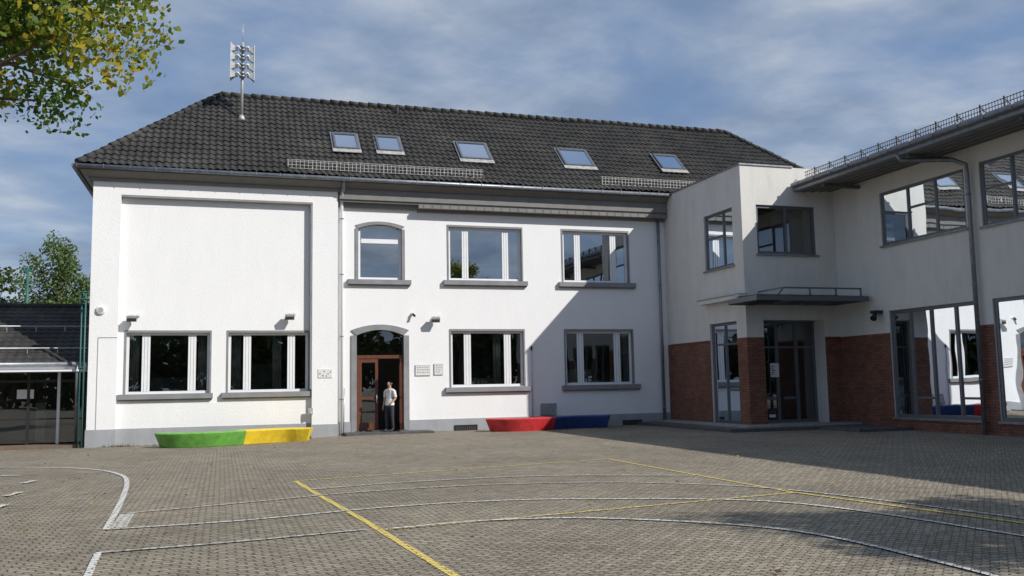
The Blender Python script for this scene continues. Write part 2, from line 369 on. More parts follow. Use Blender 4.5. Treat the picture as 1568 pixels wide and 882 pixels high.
# left bay
Fb=FY(-.05); Fp=FY(-.25)
wb=[(-3.02,-.40,1.53,3.56),(.20,2.86,1.53,3.56)]
wall(W,Fb,-3.27,2.97,.3,8.16,wb,white,.22,rmat='grey')
wall(W,Fp,-4.13,-3.27,-.3,8.75,[],white); wall(W,Fp,2.97,3.85,-.3,8.75,[],white)
W.face([Fp(-3.27,0,8.14),Fp(2.97,0,8.14),Fp(2.97,0,8.75),Fp(-3.27,0,8.75)],'white')
W.face([(-3.27,-.25,8.14),(2.97,-.25,8.14),(2.97,-.05,8.14),(-3.27,-.05,8.14)],'grey')
for x in (-3.27,2.97,3.85,-4.13):
    W.face([(x,-.25,-.3),(x,.01 if x>3 else -.04,-.3),(x,.01 if x>3 else -.04,8.75 if x in(3.85,-4.13) else 8.14),(x,-.25,8.75 if x in(3.85,-4.13) else 8.14)],'white')
lbox(T,Fp,2.90,2.97,.0,.19,1.6,8.06,'grey'); lbox(T,Fp,-3.27,2.97,.003,.19,8.07,8.14,'grey')  # grey strips paint in the shade band along the recess's right and top edges
lbox(T,Fb,-3.27,2.97,-.03,.02,-.3,.42,'plinth'); lbox(T,Fp,-4.16,-3.25,-.03,.02,-.3,.42,'plinth'); lbox(T,Fp,2.95,3.88,-.03,.02,-.3,.38,'plinth')
lbox(T,Fb,-3.27,2.97,-.012,.02,.42,1.22,'white')
for o in wb:
    surround(T,Fb,o); window(T,G,Fb,*o,MU,[],'frame',fw=.085,mw=.25,d=.11)
sill(T,Fb,-3.25,-.28,1.53); sill(T,Fb,.0,3.0,1.53)
lbox(T,Fp,-3.86,-3.84,-.012,.02,.42,3.4,'plinth'); lbox(T,Fp,-3.84,-3.27,-.012,.02,3.38,3.4,'plinth')
W.face([(XL,-.04,-.3),(XL,7.6,-.3),(XL,7.6,8.75),(XL,-.04,8.75)],'white'); W.face([(XL,7.6,-.3),(XR,7.6,-.3),(XR,7.6,8.75),(XL,7.6,8.75)],'white')
W.face([(XR,7.6,-.3),(XR,0,-.3),(XR,0,8.75),(XR,7.6,8.75)],'white'); W.face([(16.79,0,-.3),(XR,0,-.3),(XR,0,8.75),(16.79,0,8.75)],'white')
R=MB()
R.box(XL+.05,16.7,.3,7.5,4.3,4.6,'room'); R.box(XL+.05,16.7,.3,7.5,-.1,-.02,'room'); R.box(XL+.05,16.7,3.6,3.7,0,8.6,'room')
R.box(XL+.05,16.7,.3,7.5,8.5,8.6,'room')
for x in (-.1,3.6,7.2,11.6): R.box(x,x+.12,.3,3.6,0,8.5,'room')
for x,w,h in ((8.75,.1,.22),(8.9,.08,.3),(9.02,.12,.2),(9.2,.07,.26),(9.3,.1,.18),(13.6,.3,.12),(13.0,.12,.2),(-1.9,.5,.08),(14.4,.2,.16)): R.box(x,x+w,.24,.32,1.60,1.60+h,'rwhite')
for x in (9.7,1.7,-.75,-2.9,.35,15.0): 
    for k in range(5): R.tube([(x+k*.06,.32+.02*(k%2),1.3),(x+k*.06,.32+.02*(k%2),3.6)],.03,'curtain',6)
for x in (9.9,14.2): 
    for k in range(6): R.tube([(x+k*.07,.32+.02*(k%2),5.4),(x+k*.07,.32+.02*(k%2),7.5)],.035,'curtain',6)
R.box(9.3,10.6,2.2,2.3,.9,1.9,'rwhite'); R.box(13,14.5,2.5,2.6,1.0,2.2,'rwhite'); R.box(-2.6,-1.2,2.8,2.9,1,2.1,'rwhite'); R.box(1,2.2,3.5,3.55,1.6,2.6,'rwhite')
R.obj("interior",school)
D=MB()
y0=.10
D.box(4.54,6.23,y0,y0+.09,2.64,2.76,'brown'); D.box(4.54,4.64,y0,y0+.09,.1,2.64,'brown'); D.box(6.13,6.23,y0,y0+.09,.1,2.64,'brown')
D.box(4.64,4.74,y0+.01,y0+.07,.12,2.62,'brown'); D.box(5.22,5.32,y0+.01,y0+.07,.12,2.62,'brown'); D.box(4.74,5.22,y0+.01,y0+.07,.12,.38,'brown'); D.box(4.74,5.22,y0+.01,y0+.07,2.50,2.62,'brown'); D.box(4.74,5.22,y0+.01,y0+.07,1.2,1.28,'brown')
G.face([(4.7,y0+.04,.3),(5.26,y0+.04,.3),(5.26,y0+.04,2.55),(4.7,y0+.04,2.55)],'glass')
G.face([(4.56,y0+.05,2.7),(6.21,y0+.05,2.7),(6.21,y0+.05,3.66),(4.56,y0+.05,3.66)],'glass')
h=Vector((6.10,y0,0)); e=Vector((6.0,y0-.76,0))
for a,b in ((0,.13),(.87,1)):
    p=h.lerp(e,a);q=h.lerp(e,b); 
    D.bar((p.x,p.y,1.37),(q.x,q.y,1.37),.05,2.5,'brown')
for z,hh in ((.24,.24),(2.54,.16),(1.25,.08)):
    D.bar((h.x,h.y,z),(e.x,e.y,z),.046,hh,'brown')
G.face([(h.x,h.y,.3),(e.x,e.y,.3),(e.x,e.y,2.5),(h.x,h.y,2.5)],'glass')
D.tube([(5.26,y0-.06,1.05),(5.26,y0-.06,1.35)],.014,'steel')
D.obj("entrance_door",school)
W.obj("walls",school); G.obj("window_glass",school); T.obj("window_frames_and_trim",school)

# cornice, soffit, gutter
C=MB()
def soff(a,b,c,d): C.face([a,b,c,d],'soffit')
soff((EL,EY,8.93),(16.9,EY,8.93),(16.9,-.24,8.62),(EL+.35,-.24,8.62))
soff((EL,EY,8.93),(EL+.35,-.24,8.62),(EL+.35,7.8,8.62),(EL,8.2,8.93))
C.box(EL+.34,3.9,-.32,.05,8.56,8.66,'soffit')
C.box(3.9,16.79,-.34,.02,8.30,8.66,'soffit'); C.box(3.9,16.79,-.28,.02,8.22,8.30,'soffit'); C.box(6.75,16.79,-.36,.02,8.08,8.22,'soffit'); C.box(3.9,6.75,-.12,.02,8.05,8.22,'soffit'); C.box(6.75,16.79,-.12,.02,7.98,8.08,'soffit')
x=6.9
while x<16.6: C.box(x,x+.05,-.365,-.36,8.09,8.21,'soffitd'); x+=.33
C.box(EL-.02,16.95,EY-.02,EY+.02,8.86,9.0,'soffitd'); C.box(EL-.02,EL+.02,EY,8.2,8.86,9.0,'soffitd')
C.tube([(EL-.06,EY-.09,8.955),(17.2,EY-.09,8.935)],.075,'zinc',12)
C.tube([(EL-.09,EY-.1,8.955),(EL-.09,8.2,8.955)],.075,'zinc',12)
xx=EL
while xx<17: C.box(xx,xx+.02,EY-.17,EY+.02,8.90,9.035,'zinc'); xx+=.8
C.tube([(4.02,EY-.05,8.93),(4.02,-.5,8.7),(4.0,-.2,8.3),(4.0,-.12,8.1),(4.0,-.12,-.1)],.055,'frame',12)
C.tube([(4.02,EY-.05,8.93),(4.02,-.5,8.7),(4.01,-.22,8.35)],.062,'zinc',12)
for z in (1.2,3.4,5.6,7.6): C.tube([(4.0,-.12,z),(4.0,-.12,z+.04)],.068,'zinc',12)
C.obj("cornice_and_gutter",school)

def tiles():
    cosS=1/math.sqrt(1+SL*SL); nrm=Vector((0,-SL,1)).normalized()
    tot=RY+.6; rowp=.34*cosS; nrow=int(tot/rowp)+1; cw=.235; ns=6
    us=[]; x=EL
    k=0
    while x<ER+.01: us.append((x,k%ns)); k+=1; x=EL+cw*k/ns
    prof=[0,.012,.038,.052,.038,.012]
    V=[];F=[];n=len(us); rg=np.random.RandomState(5); J=rg.rand(nrow,200)*.016
    for i in range(nrow):
        t0=i*rowp; t1=min((i+1)*rowp,tot)
        for (t,lift) in ((t0,.045),(t1,.006)):
            lo,hi=EL+t,ER-t
            for (u,kk) in us:
                jit=J[i,int((u-EL+.01)/cw)]
                sag=.025*math.sin(u*.9+t*1.3)
                uu=min(max(u,lo),hi)
                p=Vector((uu,EY+t,EZ+SL*t))+nrm*(lift+prof[kk]+jit+sag); V.append(p)
        a=2*i*n
        for j in range(n-1):
            if us[j+1][0]<EL+t0 or us[j][0]>ER-t0: continue
            F.append((a+j,a+j+1,a+n+j+1,a+n+j))
            if i>0: b=a-n; F.append((b+j,b+j+1,a+j+1,a+j))
    me=bpy.data.meshes.new("roof_tiles_front"); me.from_pydata([tuple(v) for v in V],[],F); me.materials.append(M['tile']); me.update()
    o=bpy.data.objects.new("roof_tiles_front",me); COL.objects.link(o); o.parent=school
tiles()
Q=MB()
rl=(EL+4.39,RY,RZ); rr=(ER-4.39,RY,RZ)
Q.face([(EL,EY,EZ),(EL,8.18,EZ),rl],'tile'); Q.face([(ER,EY,EZ),(ER,8.18,EZ),rr],'tile'); Q.face([(EL,8.18,EZ),(ER,8.18,EZ),rr,rl],'tile')
Q.face([(EL,EY,EZ-.03),(ER,EY,EZ-.03),(rr[0],rr[1],RZ-.03),(rl[0],rl[1],RZ-.03)],'tile')
rgc=random.Random(2)
def caps(a,b,step,r=.12):
    a=Vector(a);b=Vector(b);d=b-a;n=int(d.length/step)
    for i in range(n):
        j=Vector((0,0,rgc.uniform(-.012,.012))); p=a+d*(i/n)+j;q=a+d*((i+1.12)/n)+j; Q.tube([p+Vector((0,0,.03)),q+Vector((0,0,.01))],[r,r*.8],'tile',8)
caps((EL,EY,EZ+.02),(rl[0],rl[1],RZ+.04),.36); caps((ER,EY,EZ+.02),(rr[0],rr[1],RZ+.04),.36); caps((rl[0],rl[1],RZ+.04),(rr[0],rr[1],RZ+.04),.38)
Q.tube([(6.66,3.4,12.5),(6.66,3.4,13.0)],.07,'tile',8)
Q.obj("roof_ridge_and_hips",school)
def rp(x,y,off=0):
    n=Vector((0,-SL,1)).normalized(); return Vector((x,y,EZ+SL*(y+.6)))+n*off
def skylight(x0,x1,ya,yb,nm):
    S=MB()
    def rb(xa,xb,y0,y1,o0,o1,mat):
        S.hexa([rp(xa,y0,o0),rp(xb,y0,o0),rp(xb,y1,o0),rp(xa,y1,o0),rp(xa,y0,o1),rp(xb,y0,o1),rp(xb,y1,o1),rp(xa,y1,o1)],mat)
    w=.075
    rb(x0,x0+w,ya,yb,.0,.17,'aframe'); rb(x1-w,x1,ya,yb,.0,.17,'aframe'); rb(x0+w,x1-w,ya,ya+w*.7,.0,.165,'aframe'); rb(x0+w,x1-w,yb-w*1.3,yb,.0,.18,'aframe')
    rb(x0-.08,x1+.08,ya-.18,ya,.095,.125,'galv'); rb(x0-.08,x0,ya,yb+.08,.09,.11,'zinc'); rb(x1,x1+.08,ya,yb+.08,.09,.11,'zinc')
    rb(x0+w,x1-w,ya+w*.7,yb-w*1.3,.0,.09,'black')
    S.face([rp(x0+w,ya+w*.5,.15),rp(x1-w,ya+w*.5,.15),rp(x1-w,yb-w,.15),rp(x0+w,yb-w,.15)],'skyglass')
    S.obj(nm,school)
for i,(a,b,c,d) in enumerate([(3.84,4.74,.82,1.72),(5.46,6.36,.84,1.72),(8.62,9.82,.66,1.66),(12.85,14.1,.62,1.64),(17.18,18.22,.76,1.66)]): skylight(a,b,c,d,"skylight_%d"%(i+1))
def guard(x0,x1,y):
    S=MB()
    zb=rp(0,y).z
    for o in (.10,.22,.34,.40): S.bar((x0,y,zb+o),(x1,y,zb+o),.02,.018,'galv')
    x=x0
    k=0
    while x<=x1:
        S.box(x-.011,x+.011,y-.008,y+.008,zb+.08,zb+.40,'galv')
        if k%6==0: S.box(x-.025,x+.025,y+.01,y+.03,zb+.03,zb+.42,'galv'); S.bar((x,y,zb+.38),(x,y+.36,zb+.38),.025,.025,'galv')
        k+=1; x+=.14
    S.obj("snow_guard",school)
guard(2.1,9.2,-.40); guard(14.0,18.6,-.40)

def floodlight(x,z,y=-.05):
    S=MB(); S.box(x-.03,x+.03,y-.12,y,z-.03,z+.12,'steel'); S.bar((x,y-.1,z+.04),(x,y-.22,z-.02),.06,.05,'steel')
    S.hexa([(x-.16,y-.30,z-.12),(x+.16,y-.30,z-.12),(x+.12,y-.14,z-.05),(x-.12,y-.14,z-.05),(x-.16,y-.34,z+.06),(x+.16,y-.34,z+.06),(x+.12,y-.16,z+.10),(x-.12,y-.16,z+.10)],'galv')
    S.box(x-.14,x+.14,y-.325,y-.31,z-.10,z+.03,'black')
    S.tube([(x+.2,y-.0,z+.12),(x+.2,y-.12,z+.12)],.05,'frame',10)
    return S.obj("floodlight")
floodlight(-2.85,4.02); floodlight(2.2,4.10); floodlight(7.35,4.03,0)
S=MB(); S.tube([(6.55,0,4.25),(6.55,-.12,4.22)],.05,'frame'); S.tube([(6.55,-.08,4.24),(6.6,-.2,4.15)],.045,'black'); S.obj("security_camera")
S=MB(); S.tube([(-3.8,-.25,4.28),(-3.8,-.29,4.28),(-3.8,-.33,4.28)],[.15,.15,.11],'frame',20); S.tube([(-3.8,-.33,4.28),(-3.8,-.335,4.28)],.09,'steel',16); S.obj("round_wall_speaker")
def sign(x0,x1,z0,z1,y,rows,nm):
    S=MB(); S.box(x0,x1,y-.03,y,z0,z1,'sign')
    S.box(x0-.012,x0,y-.034,y,z0-.012,z1+.012,'steel'); S.box(x1,x1+.012,y-.034,y,z0-.012,z1+.012,'steel'); S.box(x0,x1,y-.034,y,z1,z1+.012,'steel'); S.box(x0,x1,y-.034,y,z0-.012,z0,'steel')
    hh=(z1-z0)/(rows+1)
    for i in range(rows):
        zc=z1-hh*(i+.8); x=x0+.05
        while x<x1-.08:
            w=random.uniform(.03,.09); S.box(x,min(x+w,x1-.04),y-.034,y-.03,zc-hh*.10,zc+hh*.10,'aframe'); x+=w+.03
    S.obj(nm)
sign(6.66,7.18,2.02,2.38,0,3,"wall_sign"); sign(7.35,7.66,2.04,2.42,0,4,"wall_sign")
S=MB(); S.box(3.18,3.66,-.272,-.25,1.98,2.28,'sign')
for k,(dx,dz) in enumerate([(0,0),(.14,.08),(.28,.0),(.1,-.07),(.36,.06),(.22,-.08)]): S.box(3.22+dx,3.26+dx,-.276,-.272,2.10+dz,2.14+dz,('blue','red','grey')[k%3])
S.obj("picture_sign")
S=MB(); S.box(4.05,7.1,-1.05,-.06,-.14,.07,'darkstone'); S.box(4.5,6.3,-.06,.35,-.1,.10,'darkstone'); o=S.obj("entrance_step")
def vent(x0,x1,z0,z1,slats=True):
    S=MB(); S.box(x0,x1,-.05,-.037,z0,z1,'black')
    for a,b,c,d in ((x0-.03,x0,z0,z1),(x1,x1+.03,z0,z1),(x0-.03,x1+.03,z1,z1+.03),(x0-.03,x1+.03,z0-.03,z0)): S.box(a,b,-.07,-.03,c,d,'black')
    x=x0+.04
    while x<x1: S.box(x,x+.012,-.06,-.05,z0,z1,'aframe'); x+=.08
    S.obj("basement_vent")
vent(8.1,8.9,.03,.17); vent(14.75,15.5,.02,.16)
S=MB(); S.box(11.4,12.0,-.10,-.002,.46,.9,'concrete'); S.box(11.45,11.95,-.104,-.10,.5,.85,'steel')
for k in range(6): S.box(11.47,11.93,-.115,-.104,.53+k*.055,.55+k*.055,'zinc')
S.obj("basement_vent")
S=MB(); S.tube([(11.08,-.04,.43),(11.08,-.04,3.0)],.018,'steel',8); S.tube([(11.08,-.04,2.9),(11.08,-.04,3.05)],.035,'black',8); S.obj("lightning_rod_conductor")
S=MB(); S.tube([(3.88+.2,-.09,0),(4.1,-.09,1.6)],.02,'steel',8); S.tube([(2.93,-.12,.9),(2.93,-.3,.8),(2.93,-.32,.72)],.03,'steel',8); S.box(2.85,3.0,-.3,-.25,.72,.95,'steel'); S.obj("wall_tap")

# ------------------------------------------------------------------ siren on roof
S=MB(); bx,by=.57,2.35; bz=EZ+SL*(by+.6)
S.tube([(bx,by,bz-.1),(bx,by,bz+3.0)],.055,'steel',12); S.tube([(bx,by,bz+3.0),(bx,by,bz+3.75)],.014,'steel',6); S.tube([(bx,by,bz-.05),(bx,by,bz+.16)],[.16,.08],'steel',12)
z0=bz+1.48
for k in range(4):
    zc=z0+.2+k*.34
    for s in (-1,1):
        pts=[];rs=[]
        for j in range(8):
            a=j/7; pts.append((bx+s*(.03+.19*math.sin(a*math.pi*.55)),by-.06-.14*math.sin(a*math.pi),zc-.10+.17*math.sin(a*math.pi*.9))); rs.append(.03+.025*a)
        S.tube(pts,rs,'sirenw',10)
        x1=bx+s*.22;x2=bx+s*.42; ya=by-.30 if s<0 else by-.14
        S.hexa([(x1,by-.12,zc-.04),(x1,by-.02,zc-.04),(x1,by-.02,zc+.05),(x1,by-.12,zc+.05),(x2,ya,zc-.165),(x2,by+.10,zc-.165),(x2,by+.10,zc+.165),(x2,ya,zc+.165)],'steel')
        S.box(x2-.012 if s>0 else x2-.02,x2+.02 if s>0 else x2+.012,ya-.02,by+.12,zc-.172,zc+.172,'sirenw')
    S.tube([(bx,by-.12,zc-.10),(bx,by-.12,zc-.04),(bx,by-.12,zc+.0)],[.09,.13,.06],'zinc',14)
    S.tube([(bx,by-.12,zc+.03),(bx,by-.12,zc+.10)],[.06,.11],'zinc',14)
S.obj("rooftop_warning_siren")

# ------------------------------------------------------------------ annex
annex=empty("brick_and_render_annex")
W=MB();G=MB();T=MB()
BZ=3.07; PZ=.16
XA=16.79;YB=-5.73;XC=20.51;ATOP=8.98;YE=-30.5
amat=lambda u,z:'brick' if z<BZ else 'cream'
FA=FX(XA)
aw=(-5.12,-3.16,5.6,7.62); ad=(-5.12,-3.30,PZ,3.66)
wall(W,FA,YB,0,0,ATOP,[aw,ad],amat,.15,cuts=(BZ,),rmat='cream')
window(T,G,FA,*aw,(.36,),[(.36,1,6.75)],'aframe','aglass',fw=.09,d=.06)
window(T,G,FA,*ad,(.5,),[(0,1,2.9),(0,.5,1.3)],'aframe','aglass',fw=.1,d=.08)
FB=FY(YB)
bw=(17.36,19.72,5.92,7.62)
bopen=(17.45,19.87,0.0,3.66)
wall(W,FB,XA,XC,0,ATOP,[bw,bopen],amat,.7,cuts=(BZ,),rmat='cream')
window(T,G,FB,*bw,(.5,),[],'aframe','aglass',fw=.1,d=.06,mw=.1)
FD=FY(YB+.6)
window(T,G,FD,17.45,19.87,PZ,3.66,(.36,.68),[(0,1,2.75)],'aframe','aglass',fw=.1,d=.0,mw=.12)
T.box(17.56,18.2,YB+.56,YB+.6,.95,1.05,'aframe'); T.box(18.5,19.0,YB+.56,YB+.6,.95,1.05,'aframe')
T.box(18.02,18.36,YB+.585,YB+.595,1.72,2.2,'sign')
for k in range(5): T.box(18.06,18.06+.08+.04*(k%3),YB+.582,YB+.585,1.8+k*.07,1.83+k*.07,'ink')
T.box(17.9,18.15,YB+.585,YB+.595,.35,.45,'sign')
T.box(XA-.04,XC-1.62,YB-.04,YB+.25,ATOP,ATOP+.05,'zinc'); T.box(XA-.04,XA+.25,YB+.25,-.7,ATOP,ATOP+.05,'zinc')
lbox(T,FA,-3.29,-.3,-.012,.01,BZ-.09,BZ+.01,'brown'); lbox(T,FB,19.88,XC-.02,-.012,.01,BZ-.09,BZ+.01,'brown')
W.box(XA+.02,XC+6,YB+.27,-.02,8.6,8.7,'concrete')
FC=FX(XC)
cw=[(-11.68,-8.10,5.91,7.66),(-16.6,-12.25,5.85,7.70),(-21.5,-17.6,5.85,7.7),(-26.5,-22.6,5.85,7.7)]
cl=[(-11.90,-8.22,.38,3.78),(-16.8,-12.40,.38,3.78),(-21.5,-17.4,.38,3.78),(-26.6,-22.3,.38,3.78)]
wall(W,FC,YE,YB,0,8.3,cw+cl,amat,.15,cuts=(BZ,),rmat='cream')
for i,o in enumerate(cw): window(T,G,FC,*o,(.33,.66) if i==0 else (.25,.5,.75),[(.33,.66,6.95)] if i==0 else [(.25,.5,6.9),(.75,1,6.9)],'aframe','aglass',fw=.09,d=.05,mw=.08); lbox(T,FC,o[0]-.06,o[1]+.06,-.07,.04,o[2]-.06,o[2]+.001,'zinc')
for i,o in enumerate(cl): window(T,G,FC,*o,(.25,.52,.76),[(0,.25,1.0),(.52,.76,1.0)],'aframe','aglass',fw=.11,d=.05,mw=.10); lbox(T,FC,o[0]-.05,o[1]+.05,-.06,.04,o[2]-.06,o[2]+.001,'zinc')
lbox(T,FB,bw[0]-.06,bw[1]+.06,-.07,.04,bw[2]-.06,bw[2]+.001,'zinc'); lbox(T,FA,aw[0]-.06,aw[1]+.06,-.07,.04,aw[2]-.06,aw[2]+.001,'zinc')
W.face([(XC,YE,0),(XC+9,YE,0),(XC+9,YE,8.3),(XC,YE,8.3)],'cream'); W.face([(XC+9,YE,0),(XC+9,0,0),(XC+9,0,8.3),(XC+9,YE,8.3)],'cream')
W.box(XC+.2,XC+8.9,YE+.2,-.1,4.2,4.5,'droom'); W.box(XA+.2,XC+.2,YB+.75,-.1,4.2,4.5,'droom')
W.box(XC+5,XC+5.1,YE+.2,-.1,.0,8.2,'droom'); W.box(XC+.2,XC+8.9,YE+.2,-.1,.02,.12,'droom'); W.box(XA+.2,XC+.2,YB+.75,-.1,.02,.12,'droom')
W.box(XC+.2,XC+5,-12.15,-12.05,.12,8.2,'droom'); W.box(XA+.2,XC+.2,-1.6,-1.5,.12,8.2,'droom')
for y in (-9.2,-10.4,-13.4,-14.8): W.box(XC+1.6,XC+2.4,y,y+.6,.1,1.5,'rwhite')
ex=18.9
Rf=MB()
Rf.hexa([(ex,YE-.8,8.18),(30.5,YE-.8,10.3),(30.5,YB+.02,10.3),(ex,YB+.02,8.18),(ex,YE-.8,8.42),(30.5,YE-.8,10.55),(30.5,YB+.02,10.55),(ex,YB+.02,8.42)],'tile')
Rf.hexa([(ex+.01,YE-.78,8.12),(XC+.05,YE-.78,8.22),(XC+.05,YB-.001,8.22),(ex+.01,YB-.001,8.12),(ex+.01,YE-.78,8.17),(XC+.05,YE-.78,8.46),(XC+.05,YB-.001,8.46),(ex+.01,YB-.001,8.17)],'soffit')
Rf.tube([(ex-.1,YE-.8,8.33),(ex-.1,YB-.1,8.33)],.085,'zinc',12)
Rf.box(ex-.03,ex+.0,YE-.8,YB+.0,8.14,8.40,'zinc')
y=YE
while y<YB: Rf.box(ex-.19,ex,y,y+.03,8.26,8.43,'zinc'); y+=.9
Rf.hexa([(ex,YB,8.42),(30.5,YB,10.55),(30.5,-.2,10.5),(ex+.3,-4.4,8.5),(ex,YB,8.3),(30.5,YB,10.3),(30.5,-.2,10.3),(ex+.3,-4.4,8.3)],'tile')
y=-7.2
while y>YE: Rf.box(ex+.15,XC,y,y+.12,8.02,8.13,'soffitd'); y-=4.0
for x in (19.25,19.6,19.95,20.3): Rf.box(x,x+.012,YE,YB-.01,8.095+(x-19)*.055,8.13+(x-19)*.055,'soffitd')
Rf.obj("wing_roof",annex)
Sg=MB()
for o in (.1,.2,.32): Sg.bar((ex+.35,YE,8.48+o),(ex+.35,YB-.2,8.48+o),.016,.016,'black')
y=YE;k=0
while y<YB-.2:
    Sg.bar((ex+.35,y,8.56),(ex+.35,y,8.82),.013,.013,'black',(1,0,0))
    if k%8==0: Sg.bar((ex+.35,y,8.45),(ex+.35,y,8.86),.035,.035,'black',(1,0,0)); Sg.bar((ex+.35,y,8.8),(ex+.7,y,8.54),.02,.02,'black',(0,1,0))
    y+=.1;k+=1
Sg.obj("snow_guard_rail",annex)
P=MB()
P.tube([(ex-.05,-10.9,8.2),(ex+.1,-10.9,8.0),(20.1,-11.75,7.88),(20.34,-11.97,7.7),(20.36,-11.97,7.4),(20.36,-11.97,.0)],.065,'zinc',12)
for z in (1.5,4.2,6.8): P.tube([(20.36,-11.97,z),(20.36,-11.97,z+.05)],.078,'zinc',12)
P.tube([(16.45,-.16,8.45),(16.45,-.16,0)],.06,'zinc',12); P.box(16.33,16.57,-.30,-.04,8.4,8.75,'zinc')
for z in (.6,3.0,5.4,7.6): P.tube([(16.45,-.16,z),(16.45,-.16,z+.05)],.073,'zinc',12)
P.obj("drain_pipes",annex)
K=MB()
K.box(XA-.34,XA-.003,-5.9,-3.1,4.36,4.50,'cream'); K.box(XA-.36,XA+.0,-5.9,-3.08,4.50,4.53,'zinc')
cx0,cx1,cy0,cy1=16.1,20.35,-7.5,YB-.02
zz=4.18
K.box(cx0,cx1,cy0,cy0+.06,zz-.02,zz+.14,'aframe'); K.box(cx0,cx0+.06,cy0+.06,cy1,zz-.02,zz+.14,'aframe'); K.box(cx1-.06,cx1,cy0+.06,cy1,zz-.02,zz+.14,'aframe'); K.box(cx0+.06,cx1-.06,cy1-.06,cy1,zz-.02,zz+.14,'aframe')
x=cx0+.8
while x<cx1-.3: K.box(x,x+.05,cy0+.06,cy1-.06,zz,zz+.12,'aframe'); x+=.85
for k in range(9): K.box(cx0-.02,cx0+.9,cy0+.05+k*.19,cy0+.14+k*.19,zz-.05,zz-.02,'black')
K.face([(cx0+.1,cy0-.05,zz+.16),(cx1+.03,cy0-.05,zz+.16),(cx1+.03,cy1,zz+.24),(cx0+.1,cy1,zz+.24)],'cglass')
K.bar((17.3,-7.2,zz+.42),(20.3,-7.2,zz+.42),.05,.05,'aframe'); K.bar((17.3,-7.2,zz+.42),(17.3,cy1,zz+.42),.05,.05,'aframe'); K.bar((17.3,-7.2,zz+.42),(16.9,-7.45,zz+.14),.04,.04,'aframe')
for x in (18.3,19.3,20.28): K.bar((x,-7.2,zz+.12),(x,-7.2,zz+.42),.04,.04,'aframe')
K.obj("entrance_canopy",annex)
S=MB(); S.box(20.2,20.51,-7.95,-7.7,3.72,3.82,'black'); S.tube([(20.3,-7.82,3.7),(20.15,-7.9,3.55)],[.06,.11],'black',12); S.obj("entrance_floodlight")
W.obj("walls",annex);G.obj("window_glass",annex);T.obj("window_frames_and_trim",annex)
S=MB(); S.box(15.3,XC,-7.0,-.05,-.1,.1,'darkstone'); S.box(16.1,XC,-6.6,-.04,.0,.16,'concrete'); S.box(18.5,XC,-9.0,-7.001,-.1,.09,'darkstone'); S.obj("entrance_platform")

# ------------------------------------------------------------------ curved benches
def bench(name,pts,split,m1,m2,gz,ends=(1,1)):
    Bn=MB(); P=catmull(pts,14); n=len(P)
    prof=[(-.24,0),(-.28,.10),(-.38,.36),(-.40,.42),(-.36,.45),(.36,.45),(.40,.42),(.38,.36),(.24,.0)]
    rings=[]
    for i,p in enumerate(P):
        d=(P[min(i+1,n-1)]-P[max(i-1,0)]).normalized(); nn=Vector((d.y,-d.x,0))
        t=i/(n-1); e0=min(1,(t*n)/5); e1=min(1,((1-t)*n)/5)
        wd=1.0*(.72+.28*math.sqrt(max(0,1-(1-e0)**2)))*(.85+.15*e1)
        ring=[]
        for a,z in prof:
            sh=d*(-(z/.45)*.14 if i==0 else ((z/.45)*.14 if i==n-1 else 0))
            ring.append((p.x-nn.x*a*wd+sh.x,p.y-nn.y*a*wd+sh.y,gz+z))
        rings.append(ring)
    for i in range(n-1):
        mt=m1 if i/(n-1)<split else m2
        for k in range(len(prof)-1): Bn.face([rings[i][k],rings[i+1][k],rings[i+1][k+1],rings[i][k+1]],mt,False)
    Bn.face(rings[0],m1); Bn.face(rings[-1],m2)
    return Bn.obj(name)
bench("curved_green_yellow_bench",[(-1.7,-1.55),(-1.2,-1.95),(-.4,-2.0),(.4,-1.6),(1.2,-1.15),(2.0,-.95),(2.75,-1.15)],.53,'green','yellow',-.13)
bench("curved_red_blue_bench",[(9.1,-1.35),(9.7,-1.75),(10.5,-1.75),(11.2,-1.4),(12.1,-1.05),(13.0,-1.05),(13.5,-1.3)],.5,'red','blue',0)

# ------------------------------------------------------------------ neighbour on the left
nb=empty("low_tiled_pavilion"); Nn=MB()
y0=.3; ez=2.55; s=.6; ry=3.6; x0,x1=-16,-4.3
def tz(t): return ez+s*t
rows=14
for i in range(rows):
    t0=(ry)*i/rows; t1=(ry)*(i+1)/rows
    u=x0
    while u<x1-.01:
        xa,xm,xb=u,u+.14,u+.28
        Nn.face([(xa,y0+t0,tz(t0)+.03),(xm,y0+t0,tz(t0)+.065),(xm,y0+t1,tz(t1)+.035),(xa,y0+t1,tz(t1))],'tile')
        Nn.face([(xm,y0+t0,tz(t0)+.065),(xb,y0+t0,tz(t0)+.03),(xb,y0+t1,tz(t1)),(xm,y0+t1,tz(t1)+.035)],'tile')
        Nn.face([(xa,y0+t0,tz(t0)),(xb,y0+t0,tz(t0)),(xb,y0+t0,tz(t0)+.04),(xm,y0+t0,tz(t0)+.07),(xa,y0+t0,tz(t0)+.04)],'tile')
        u+=.28
Nn.face([(x0,y0+ry,tz(ry)),(x1,y0+ry,tz(ry)),(x1,y0+2*ry,ez),(x0,y0+2*ry,ez)],'tile')
Nn.tube([(x0,y0+ry,tz(ry)+.04),(x1,y0+ry,tz(ry)+.04)],.1,'tile',8)
for t in (.55,1.9): 
    Nn.tube([(x0,y0+t-.05,tz(t)+.22),(x1,y0+t-.05,tz(t)+.22)],.022,'steel',6)
    x=x0
    while x<x1: Nn.bar((x,y0+t,tz(t)),(x,y0+t-.05,tz(t)+.24),.02,.02,'steel'); x+=.9
Nn.tube([(x0,y0-.08,ez+.0),(x1,y0-.08,ez+.0)],.075,'zinc',12)
Nn.box(x0,x1+.05,y0-.02,y0+.03,ez-.16,ez+.05,'frame'); Nn.box(x0,x1+.05,y0-.3,y0+.6,ez-.24,ez-.18,'frame')
